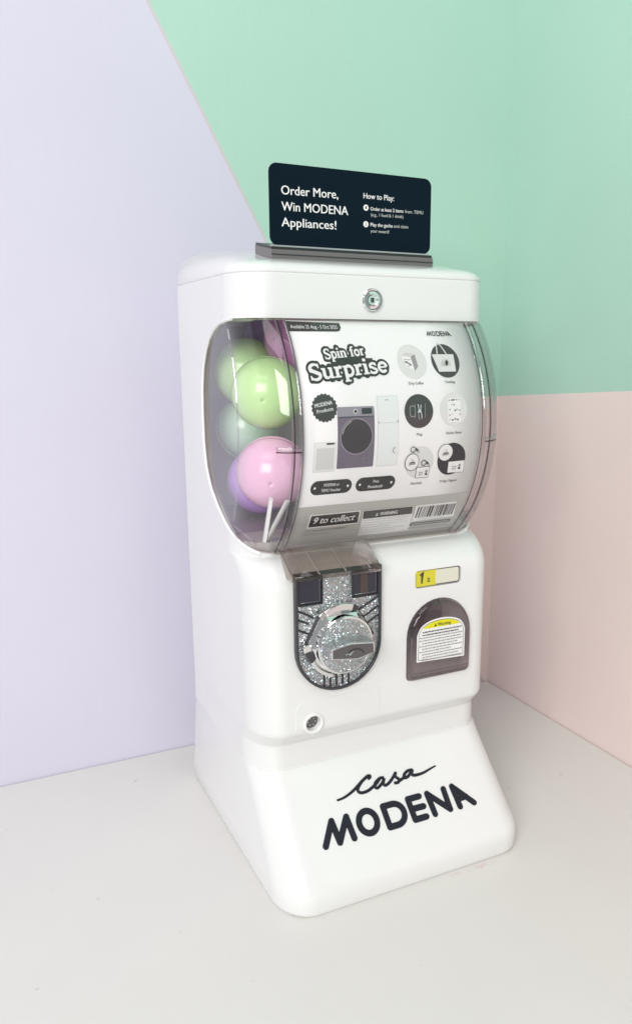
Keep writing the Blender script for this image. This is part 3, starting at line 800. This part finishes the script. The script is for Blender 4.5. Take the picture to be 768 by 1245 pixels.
p.poly(circ(.0200, .4560, .0086, 28, .0094), 'print_black', 3); p.poly(circ(.0200, .4560, .0079, 28, .0087), 'print_white', 4); cup_art(p, .0200, .4552)
q = [(.0268, .4380), (.0428, .4380), (.0428, .4505), (.0262, .4500)]; p.poly(q, 'print_black', 3); p.poly([(.0273, .4385), (.0423, .4385), (.0423, .4500), (.0267, .4495)], 'print_white', 4); tag_art(p, .0352, .4432)
clasp(p, .0200, .4695); clasp(p, .0345, .4545); cap_(p, 'Keychain', .0300, .4310, .0135); p.build('keychain_picture', poster)
p = PP(); p.poly(circ(.0692, .4565, .0176, 36), 'print_navy', 1)
p.poly(circ(.0602, .4640, .0092, 28), 'print_black', 3); p.poly(circ(.0602, .4640, .0087, 28), 'print_white', 4); cup_art(p, .0602, .4632)
p.poly([(.0660, .4410), (.0868, .4410), (.0860, .4545), (.0650, .4540)], 'print_black', 3); p.poly([(.0664, .4414), (.0863, .4414), (.0856, .4541), (.0655, .4536)], 'print_white', 4); tag_art(p, .0762, .4470)
cap_(p, 'Fridge Magnet', .0705, .4308, .0215); p.build('fridge_magnet_picture', poster)
# lower band stickers
p = PP(); p.poly([(-.0872, .3897), (-.0272, .3895), (-.0296, .4060), (-.0872, .4060)], 'print_white', 2); p.poly([(-.0858, .3911), (-.0285, .3909), (-.0308, .4047), (-.0858, .4047)], 'print_charcoal', 3)
p.text('9 to collect', (-.0825, .3948), (-.0350, .3948), .0076, 'print_white', 4, .03, .2)
p.text('ONE', (-.0880, .3850), (-.0818, .3850), .0022, 'print_mid', 2); p.lines(-.0795, -.0420, .3850, .003, 1, .0018, 'print_mid', 2, 9); p.text('PRODUCT', (-.0520, .3850), (-.0390, .3850), .0022, 'print_mid', 3)
p.text('PER PURCHASE', (-.0885, .3805), (-.0600, .3805), .0022, 'print_mid', 2); p.build('collect_sticker', poster)
p = PP(); p.poly([(-.0200, .3722), (.0436, .3724), (.0352, .4050), (-.0264, .4050)], 'print_white', 2)
p.poly([(-.0237, .3948), (.0368, .3952), (.0344, .4045), (-.0258, .4045)], 'print_charcoal', 3); p.text('WARNING', (-.0045, .3974), (.0170, .3974), .0040, 'print_white', 4, .03)
p.poly([(-.0100, .3972), (-.0062, .3972), (-.0081, .4012)], 'print_light', 4); p.lines(-.0215, .0350, .3920, .0032, 6, .0009, 'print_light', 3, 12); p.build('warning_label', poster)
p = PP(); p.poly([(.0414, .3842), (.0960, .3855), (.0905, .4055), (.0383, .4050)], 'print_white', 2)
x = .0432; rnd = random.Random(5)
while x < .0905:
    w = rnd.choice((.0006, .0011, .0018, .0026)); p.poly([(x, .3888), (x + w, .3888), (x + w - .0012, .4030), (x - .0012, .4030)], 'print_charcoal', 3); x += w + rnd.choice((.0008, .0012, .0016))
p.lines(.0500, .0850, .3864, .003, 1, .0007, 'print_light', 3, 3); p.build('barcode_label', poster)
p = PP(); p.poly(rrect(.0412, .0952, .3782, .3822, .0019), 'print_charcoal', 2); p.lines(.0440, .0925, .3797, .003, 1, .0010, 'print_light', 3, 8); p.lines(.0415, .0950, .3745, .003, 1, .0008, 'print_mid', 2, 2); p.build('notice_strip', poster)

# ---- coin knob plate
PX0, PX1, PZB, PZT = -.1092, -.0090, .2138, .3475
out = arch_down(PX0, PX1, PZB, PZT); inn = arch_down(PX0 + .0030, PX1 - .0030, PZB + .0030, PZT - .0030)
plate = own(ringx('knob_plate_trim', out, inn, YF + .001, YF - .0062, 'trim_grey', mach, bevel=.0008))
plate['label'] = 'dark trim around the silver coin knob plate'
own(extr('knob_plate', inn, YF + .001, YF - .0036, 'glitter_silver', mach))
yp = YF - .0036
for x0, x1, z0, z1, m in ((-.1060, -.0782, .3130, .3440, 'window_navy'), (-.0442, -.0124, .3142, .3440, 'window_navy')):
    fr = own(ringx('coin_window_frame', rrect(x0, x1, z0, z1, .001), rrect(x0 + .0016, x1 - .0016, z0 + .0016, z1 - .0016, .0006), yp + .001, yp - .0022, 'black_plastic', mach))
    mesh('coin_window', *prism_y(rrect(x0 + .0014, x1 - .0014, z0 + .0014, z1 - .0014, .0005), yp + .001, yp - .0008), m, fr, 30)
    tube('coin_window_edge', [(x0 + .0030, yp - .0011, z0 + .0034), (x1 - .0034, yp - .0011, z0 + .0034), (x1 - .0034, yp - .0011, z1 - .004)], .00035, 'chrome', fr, seg=6)
own(box('coin_slot', (-.0345, yp - .0011, .3165), (-.0255, yp + .0005, .3440), 'bronze_window', mach))
def slot(a, b, w):
    dx, dz = b[0] - a[0], b[1] - a[1]; d = math.hypot(dx, dz); nx, nz = -dz / d * w / 2, dx / d * w / 2
    own(extr('plate_slot', [(a[0] + nx, a[1] + nz), (b[0] + nx, b[1] + nz), (b[0] - nx, b[1] - nz), (a[0] - nx, a[1] - nz)], yp + .001, yp - .0004, 'black_plastic', mach))
for a, b in (((-.1062, .3088), (-.0880, .2985)), ((-.1062, .2990), (-.0935, .2928)), ((-.1062, .2880), (-.0940, .2818)), ((-.0400, .2978), (-.0122, .3120)), ((-.0345, .2888), (-.0122, .3010)), ((-.0290, .2812), (-.0122, .2910))): slot(a, b, .0023)
for i in range(5):
    x = -.0766 + i * .0072; slot((x, .2335), (x, .2180 + abs(i - 2) * .0006), .0022)
# hub: six-sided above, round below, chrome bevel, then the round glitter disc
HX, HZ = -.0592, .2700
hexo = [(HX + .0395 * math.cos(rad(a)), HZ + .0395 * math.sin(rad(a))) for a in (2, 62, 122, 182)] + [(HX + .0368 * math.cos(rad(a)), HZ + .0368 * math.sin(rad(a))) for a in range(192, 360, 8)]
n = len(hexo); rows = []
for sc_, y in ((1.0, yp + .001), (1.0, yp - .0045), (.975, yp - .0056), (.815, yp - .0135), (.795, yp - .0140)):
    rows.append([(HX + (x - HX) * sc_, y, HZ + (z - HZ) * sc_) for x, z in hexo])
own(extr('hub_groove', [(HX + (x - HX) * 1.055, HZ + (z - HZ) * 1.055) for x, z in hexo], yp + .001, yp - .0006, 'black_plastic', mach))  # black ring outlining the hub as a dark groove
own(loft('knob_hub', rows, 'chrome', mach, 25))
own(extr('knob_hub_face', [(HX + (x - HX) * .79, HZ + (z - HZ) * .79) for x, z in hexo], yp - .012, yp - .0146, 'glitter_silver', mach))
def lug(a0, a1, r0, r1, y1, m):
    v = [(HX + r * math.cos(rad(a)), HZ + r * math.sin(rad(a))) for r, seq in ((r1, range(a0, a1 + 1, 6)), (r0, range(a1, a0 - 1, -6))) for a in seq]
    own(extr('knob_lug', v, yp - .001, y1, m, mach, bevel=.001))
lug(72, 120, .0350, .0425, yp - .0105, 'chrome'); lug(62, 74, .0350, .0415, yp - .0095, 'trim_grey'); lug(118, 130, .0345, .0420, yp - .0085, 'steel')
lug(176, 188, .0350, .0440, yp - .0085, 'chrome'); lug(188, 206, .0345, .0405, yp - .0095, 'trim_grey'); lug(206, 254, .0360, .0400, yp - .0080, 'chrome')
knob = own(lathe('knob_disc', [(.0318, yp - .009), (.0318, yp - .0165), (.0308, yp - .0178), (.0296, yp - .0182), (.0290, yp - .0174)], HX, HZ - .0008, 'chrome', mach))
lathe('knob_disc_face', [(.0293, yp - .0140), (.0293, yp - .0178), (.0287, yp - .0181)], HX, HZ - .0008, 'glitter_silver', knob)
hb = [(-.0868, .2755), (-.0640, .2800), (-.0360, .2764), (-.0350, .2646), (-.0560, .2596), (-.0868, .2646)]
yk = yp - .0172
extr('knob_handle', hb, yk + .002, yk - .0200, 'glitter_silver', knob, bevel=.0009)
hi = [(HX + (x - HX) * .90, .2697 + (z - .2697) * .80) for x, z in hb]
extr('handle_rim', [(HX + (x - HX) * .955, .2697 + (z - .2697) * .90) for x, z in hb], yk - .0190, yk - .0206, 'chrome', knob, bevel=.0004)
extr('handle_face', hi, yk - .0195, yk - .0211, 'dark_steel', knob)
tube('handle_emblem', [(x, yk - .0213, z) for x, z in arcp(-.0585, .2655, .0095, .0068, 10, 170, 12)], .0006, 'black_plastic', knob, seg=6)
tube('handle_emblem', [(-.0700, yk - .0213, .2675), (-.0675, yk - .0213, .2688), (-.0655, yk - .0213, .2672), (-.0610, yk - .0213, .2710)], .0006, 'chrome', knob, seg=6)

# clear smoke hood over the coin slots
hp = [(.0935, .3690), (.0625, .3482), (.0612, .3466), (.0612, .3430)]
rows = [[(x, y, z) for x in (-.1150, -.0815, -.0485, -.0150)] for y, z in hp]
hood = own(grid('coin_hood', rows, 'clear_smoke', mach, 30, .0022))
for x in (-.1150, -.0150):
    side = [(.0950, .3690), (.0625, .3478), (.0612, .3462), (.0612, .3430), (.0760, .3430), (.0860, .3560)]
    v, f = prism_x(side, x - .0010, x + .0010); mesh('hood_side', v, f, 'clear_smoke', hood, 30)
for x in (-.0880, -.0580, -.0300):
    tube('hood_rib', [(x, .0915, .3655), (x + .004, .0640, .3468)], .0008, 'white_rim', hood, seg=6)

# price window
own(box('price_tray', (.0370, .0780, .3126), (.0962, .0792, .3312), 'black_plastic', mach))
own(extr('price_tag', rrect(.0375, .0660, .3130, .3308, .002), .0785, .0772, 'print_yellow', mach))
own(extr('price_blank', rrect(.0640, .0945, .3140, .3304, .0022), .0778, .0765, 'print_cream', mach))
own(extr('price_window', rrect(.0366, .0966, .3122, .3316, .0038), .0764, .0748, 'clear_cover', mach, bevel=.0004))
p = Print(lambda u, v, l: (u, .0769 - l, v)); p.stroke([(.0432, .3262), (.0466, .3286), (.0462, .3230), (.0458, .3165)], [.0016, .0024, .0024, .0018], 'print_black', 1)
p.stroke([(.0530, .3210), (.0565, .3214)], .0007, 'print_charcoal', 1); p.stroke([(.0540, .3195), (.0558, .3197)], .0006, 'print_charcoal', 1); p.stroke([(.0528, .3178), (.0570, .3182)], .0008, 'print_charcoal', 1); p.stroke([(.0548, .3226), (.0550, .3176)], .0006, 'print_charcoal', 1)
own(p.build('price_lettering', mach))

# prize door: tinted arch flap, recessed chute behind
own(extr('chute_back', arch_up(.0270, .1100, .2040, .2970), .1345, .1325, 'chute_mauve', mach))
mesh('chute_ramp', [(.0272, .080, .2045), (.1098, .080, .2045), (.1098, .132, .2420), (.0272, .132, .2420), (.0272, .080, .2042), (.1098, .080, .2042), (.1098, .1322, .2042), (.0272, .1322, .2042)], [(0, 1, 2, 3), (4, 7, 6, 5), (0, 4, 5, 1), (1, 5, 6, 2), (2, 6, 7, 3), (3, 7, 4, 0)], 'inner_plastic', mach, 30).matrix_parent_inverse = mach_inv
dr = []
for k, y in ((1.0, YF + .004), (1.0, YF - .001), (.985, YF - .0036), (.955, YF - .0056), (.90, YF - .0068), (.75, YF - .0078), (.5, YF - .0086), (.25, YF - .0090), (.06, YF - .0091)):
    dr.append([(.0685 + (x - .0685) * k, y, .2500 + (z - .2500) * k) for x, z in arch_up(.0272, .1098, .2042, .2968)])
door = own(loft('prize_door', dr, 'smoke_door', mach, 50)); door['label'] = 'smoky clear arched prize door with warning sticker'
b_ = arch_up(.0300, .1070, .2075, .2940)
tube('door_edge', [(x, YF - .0052, z) for x, z in b_], .0009, 'clear_rail', door, seg=6, closed=True)
for z in (.2140, .2105): tube('door_ridge', [(.0310, YF - .0066, z), (.1060, YF - .0066, z)], .0009, 'clear_rail', door, seg=6)
# warning sticker on the door
def on_door(u, v, l): return (u, YF - .0094 - l, v)
p = Print(on_door)
def stick(g):
    zt = .2775 - g; pts = [(.0340 + g, .2290 + g), (.0978 - g, .2265 + g), (.0978 - g, .2600)]
    pts += [(.0660 + (.0305 - g * .8) * math.cos(rad(a)), .2600 + (zt - .2600) * math.sin(rad(a)) ** .8) for a in range(12, 169, 12)]
    return pts + [(.0340 + g, .2600)]
p.poly(stick(0), 'print_white', 1); p.ring(stick(.0020), stick(.0025), 'print_charcoal', 2)
hd = [(.0660 + .0270 * math.cos(rad(a)), .2600 + .0150 * math.sin(rad(a)) ** .8) for a in range(24, 157, 12)]
p.poly(hd, 'print_yellow', 3)
p.text('Warning', (.0605, .2685), (.0780, .2685), .0038, 'print_charcoal', 4, .02); p.poly([(.0560, .2684), (.0592, .2684), (.0576, .2720)], 'print_charcoal', 4)
p.lines(.0410, .0930, .2626, .0034, 2, .0013, 'print_charcoal', 3, 21)
for k, z in enumerate((.2562, .2528, .2462, .2396)): p.dot(.0385, z + .0007, .0008, 'print_charcoal', 3, 8)
p.lines(.0405, .0940, .2562, .0033, 9, .0011, 'print_mid', 3, 31)
p.build('warning_sticker', door, 'white arched sticker with yellow warning heading')
# sloping lip under the door
lip = [[(.0685 + (.043 - .004 * k) * math.cos(a), YF + .0008 - .0032 * math.sin(math.pi * k) , .2050 - .0005 - (.020 * (1 - .25 * k)) * math.sin(a) * 1.0) for a in [math.pi * i / 18 for i in range(19)]] for k in (0, .15, .3, .45)]

# coin box door with its lock
cd = [(-.1090, .1735), (-.1090, .1935)] + [(-.1090 + .011 - .011 * math.cos(rad(a)), .1935 + .011 * math.sin(rad(a))) for a in (20, 40, 60, 80)] + [(-.0110, .2050), (-.0082, .2040), (-.0074, .2015), (-.0074, .1735)]
cdo = own(extr('coin_box_door', cd, YF + .002, YF - .0006, 'white_plastic', mach, bevel=.0004))
c = cutter('cut', *prism_y(circ(-.0885, .1785, .0088, 24), .03, .1))
b = cdo.modifiers.new('cut', 'BOOLEAN'); b.operation = 'DIFFERENCE'; b.solver = 'EXACT'; b.object = c
bpy.context.view_layer.update()
me = bpy.data.meshes.new_from_object(cdo.evaluated_get(bpy.context.evaluated_depsgraph_get()))
cdo.modifiers.clear(); cdo.data = me; bpy.data.objects.remove(c)
for q in me.polygons: q.use_smooth = False
own(lathe('lock_collar', [(.0088, YF + .010), (.0120, YF - .0006), (.0116, YF - .0022), (.0100, YF - .0028), (.0086, YF - .0018), (.0076, YF + .0040), (.0074, YF + .010)], -.0885, .1785, 'white_rim', mach))
bl = own(lathe('coin_box_lock', [(.0072, YF + .0110), (.0072, YF + .0050), (.0064, YF + .0040), (.0050, YF + .0044), (.0020, YF + .0044)], -.0885, .1785, 'dark_steel', mach))
for a in range(0, 360, 60): tube('lock_pin', [(-.0885 + .0042 * math.cos(rad(a)), YF + .0046, .1785 + .0042 * math.sin(rad(a))), (-.0885 + .0042 * math.cos(rad(a)), YF + .0036, .1785 + .0042 * math.sin(rad(a)))], .0009, 'steel', bl, seg=6)

# ---- raised lettering on the plinth slope
SO = Vector((0, .003, .028)); ST = Vector((0, .087, .095)).normalized(); SN = Vector((0, -.095, .087)).normalized()
def slope(x, s, h=.0): return Vector((x, 0, 0)) + SO + ST * s + SN * h
names = ['M', 'O', 'D', 'E', 'E', 'N', 'A', 'A']
lets = {}
for nm, s in zip(('letter_m', 'letter_o', 'letter_d', 'letter_e', 'letter_e', 'letter_n', 'letter_a', 'letter_a'), LOGO):
    V, F = lets.setdefault(nm, ([], []))
    if nm in ('letter_o', 'letter_d'):
        q = s[:-1]
        if nm == 'letter_d':
            q = [(77.4, 23.3)] + [(88.5 + 11.5 * math.cos(rad(t)), 11.8 + 11.5 * math.sin(rad(t))) for t in range(90, -91, -10)] + [(77.9, .3)]
        else: q = [(54.7 + 10.6 * math.cos(2 * math.pi * i / 40), 12 + 11.8 * math.sin(2 * math.pi * i / 40)) for i in range(40)]
        v, f = tube_data([slope(-.0955 + x / 1000, .0402 + y / 1000, .0008) for x, y in q], .0036, 10, nm == 'letter_o', .0016 / .0036, SN, .5)
        if nm == 'letter_d':
            v2, f2 = capsule_stroke([slope(-.0955 + x / 1000, .0402 + y / 1000, .0009) for x, y in ((77.9, .3), (77.0, 23.3))], .0036, SN, .0016)
            f += [tuple(i + len(v) for i in g) for g in f2]; v += v2
    else:
        v, f = capsule_stroke([slope(-.0955 + x / 1000, .0402 + y / 1000, .0008) for x, y in s], .0036, SN, .0016)
    F += [tuple(i + len(V) for i in q) for q in f]; V += v
for nm, (V, F) in lets.items(): own(mesh(nm, V, F, 'letter_navy', mach, 40))
def curve(pts, n=5):
    o = []
    for i in range(len(pts) - 1):
        a = pts[max(i - 1, 0)]; b = pts[i]; c = pts[i + 1]; d = pts[min(i + 2, len(pts) - 1)]
        for k in range(n):
            u = k / n; o.append(tuple(.5 * (2 * b[j] + (c[j] - a[j]) * u + (2 * a[j] - 5 * b[j] + 4 * c[j] - d[j]) * u * u + (3 * b[j] - a[j] - 3 * c[j] + d[j]) * u ** 3) for j in (0, 1)))
    return o + [pts[-1]]
CASA = [[(-.0686, .0827), (-.0589, .0838), (-.0465, .0883), (-.033, .0958), (-.0241, .0997), (-.0221, .0982), (-.0258, .0963)],
        [(-.033, .0958), (-.0386, .0914), (-.0415, .0871), (-.0385, .0839), (-.0308, .0838), (-.0232, .0864), (-.017, .0895), (-.0113, .0937)],
        [(-.0065, .0935), (-.0112, .0939), (-.0177, .0906), (-.0203, .0867), (-.0175, .0843), (-.0105, .0879), (-.0061, .0924)],
        [(-.0061, .0924), (-.0088, .088), (-.0079, .085), (-.0027, .086), (.0049, .0911), (.0101, .0958)],
        [(.0101, .0958), (.008, .0916), (.0112, .0873), (.0089, .0843), (.004, .0849)],
        [(.0105, .0854), (.0172, .0877), (.0203, .0913)],
        [(.0313, .0939), (.0254, .094), (.0196, .091), (.0188, .0873), (.024, .0881), (.0315, .0938)],
        [(.0315, .0938), (.0289, .0893), (.0324, .0872), (.0429, .0873), (.0543, .0898), (.062, .0915)]]
V, F = [], []
for i, s in enumerate(CASA):
    q = curve(s); n = len(q)
    rr = [.0018] * n
    if i == 0: rr = [.0012 + .0007 * min(1, k / (n * .5)) for k in range(n)]
    if i == 7: rr = [.0019 - .0011 * max(0, (k / n - .4) / .6) for k in range(n)]
    v, f = tube_data([slope(a, b, .0007) for a, b in q], rr, 8, False, 1.0, SN); F += [tuple(k + len(V) for k in g) for g in f]; V += v
own(mesh('script_lettering', V, F, 'letter_navy', mach, 50))

# ------------------------------------------------------------------ sign on top
SY = .155
sign = empty('sign_board', (0, SY, ztop(SY)), 'dark navy metal sign with white play instructions standing on the machine', 'sign')
sinv = Matrix.Translation((0, SY, ztop(SY))).inverted()
def sown(o): o.matrix_parent_inverse = sinv; return o
SB = .6745
pan = rrect(-.0953, .0958, SB, .7530, .0085, 7)
for i in range(14, 28): pass
sown(extr('panel', pan, SY + .0009, SY - .0009, 'sign_navy', sign, bevel=.0003))
sown(box('bottom_edge', (-.0953, SY - .0024, .6728), (.0942, SY + .0010, .6746), 'sign_edge', sign, .0003))
def plate_(name, x0, x1, y0, y1, za, t, m):
    dz = (ztop(y1) - ztop(y0))
    v = [(x, y, za + (dz if y == y1 else 0) * 1.0 + h) for h in (0, t) for y in (y0, y1) for x in (x0, x1)]
    f = [(0, 2, 3, 1), (4, 5, 7, 6), (0, 1, 5, 4), (2, 6, 7, 3), (0, 4, 6, 2), (1, 3, 7, 5)]
    return sown(mesh(name, v, f, m, sign, 30))
plate_('foot_plate', -.0955, .0955, .1500, .1960, .6700, .0026, 'black_plastic')
plate_('foot_pad', -.0962, .0958, .1480, .1960, .6605, .0092, 'sign_pad')
plate_('foot_strip', -.0964, .0960, .1470, .1490, .6646, .0007, 'black_plastic')
def on_sign(u, v, l): return (u, SY - .0009 - .0002 - l, v)
p = Print(on_sign)
for s, a, b in (('Order More,', (-.0823, .7236), (-.0185, .7242)), ('Win MODENA', (-.0823, .7082), (-.0069, .7088)), ('Appliances!', (-.0826, .6930), (-.0208, .6936))): p.text(s, a, b, .0084, 'print_white', 1, .018)
p.build('sign_heading', sign).matrix_parent_inverse = sinv
p = Print(on_sign)
p.text('How to Play:', (.0114, .7268), (.0485, .7269), .0054, 'print_white', 1, .018)
for z, d in ((.7177, '1'), (.7011, '2')):
    p.dot(.0143, z, .0031, 'print_white', 1, 20); p.text(d, (.0136, z - .0014), (.0150, z - .0014), .0028, 'sign_navy', 2, .02)
p.text('Order at least 2 items', (.0198, .7153), (.0602, .7157), .0035, 'print_white', 1, .02); p.text('from .TEMU', (.0622, .7157), (.0856, .7159), .0033, 'print_light', 1)
p.text('(e.g., 1 food & 1 drink)', (.0203, .7097), (.0601, .7101), .0032, 'print_light', 1)
p.text('Play the gacha', (.0199, .6994), (.0470, .6997), .0035, 'print_white', 1, .02); p.text('and claim', (.0486, .6998), (.0666, .6999), .0032, 'print_light', 1)
p.text('your reward!', (.0200, .6932), (.0428, .6934), .0032, 'print_light', 1)
p.build('sign_instructions', sign).matrix_parent_inverse = sinv

# ------------------------------------------------------------------ capsules inside
CR = .039
def half(name, ra, rb_, m, parent):
    """shell of a ball between polar angles ra..rb_ (degrees from +z)"""
    n, k = 36, 14; v = []; f = []
    for i in range(k + 1):
        t = rad(ra + (rb_ - ra) * i / k)
        for j in range(n):
            a = 2 * math.pi * j / n; v.append((CR * math.sin(t) * math.cos(a), CR * math.sin(t) * math.sin(a), CR * math.cos(t)))
    for i in range(k):
        for j in range(n): f.append((i * n + j, i * n + (j + 1) % n, (i + 1) * n + (j + 1) % n, (i + 1) * n + j))
    o = mesh(name, v, f, m, parent, 60)
    s = o.modifiers.new('thickness', 'SOLIDIFY'); s.thickness = .0012; s.offset = -1
    return o
def capsule(pos, rot, m1, m2, label):
    e = empty('toy_capsule', pos, label, 'capsule', 'plastic capsules inside the window')
    half('upper_shell', .5, 88.9, m1, e); half('lower_shell', 91.1, 179.5, m2, e)
    tube('seam_ring', [((CR - .0012) * math.cos(2 * math.pi * i / 40), (CR - .0012) * math.sin(2 * math.pi * i / 40), 0) for i in range(40)], .0014, m2, e, seg=6, closed=True)
    for t, a in ((70, 200), (110, 225)):
        q = Vector((math.sin(rad(t)) * math.cos(rad(a)), math.sin(rad(t)) * math.sin(rad(a)), math.cos(rad(t))))
        tube('pin_hole', [q * (CR - .001), q * (CR + .0002)], .0007, 'black_plastic', e, seg=8)
    e.rotation_euler = tuple(rad(a) for a in rot)
    return e
capsule((-.0963, .1694, .5245), (98, 0, -28), 'capsule_green', 'capsule_green', 'bright green capsule in front, directly above the pink one')
capsule((-.0888, .2545, .5450), (90, 0, -28), 'capsule_green', 'capsule_green', 'green capsule tucked behind and above another bright green one')
capsule((-.1001, .1498, .4416), (100, 0, -24), 'capsule_pink', 'capsule_pink', 'pale pink capsule resting over the white agitator ribs')
capsule((-.0869, .2220, .4214), (95, 0, -40), 'capsule_purple', 'capsule_purple', 'lilac purple capsule below and behind the pink one')
capsule((-.0805, .2850, .4760), (70, 20, 0), 'capsule_mint', 'capsule_mint', 'pale mint capsule at the back between green and purple capsules')
capsule((-.0420, .2830, .5819), (30, 0, 0), 'capsule_purple', 'capsule_plum', 'purple capsule at the top corner behind the green ones')
capsule((-.0460, .2000, .5830), (30, 40, 0), 'capsule_plum', 'capsule_plum', 'dark plum capsule beside the poster edge under the header')
capsule((.0420, .2100, .5800), (30, 40, 0), 'capsule_plum', 'capsule_purple', 'plum capsule showing above the top edge of the poster')
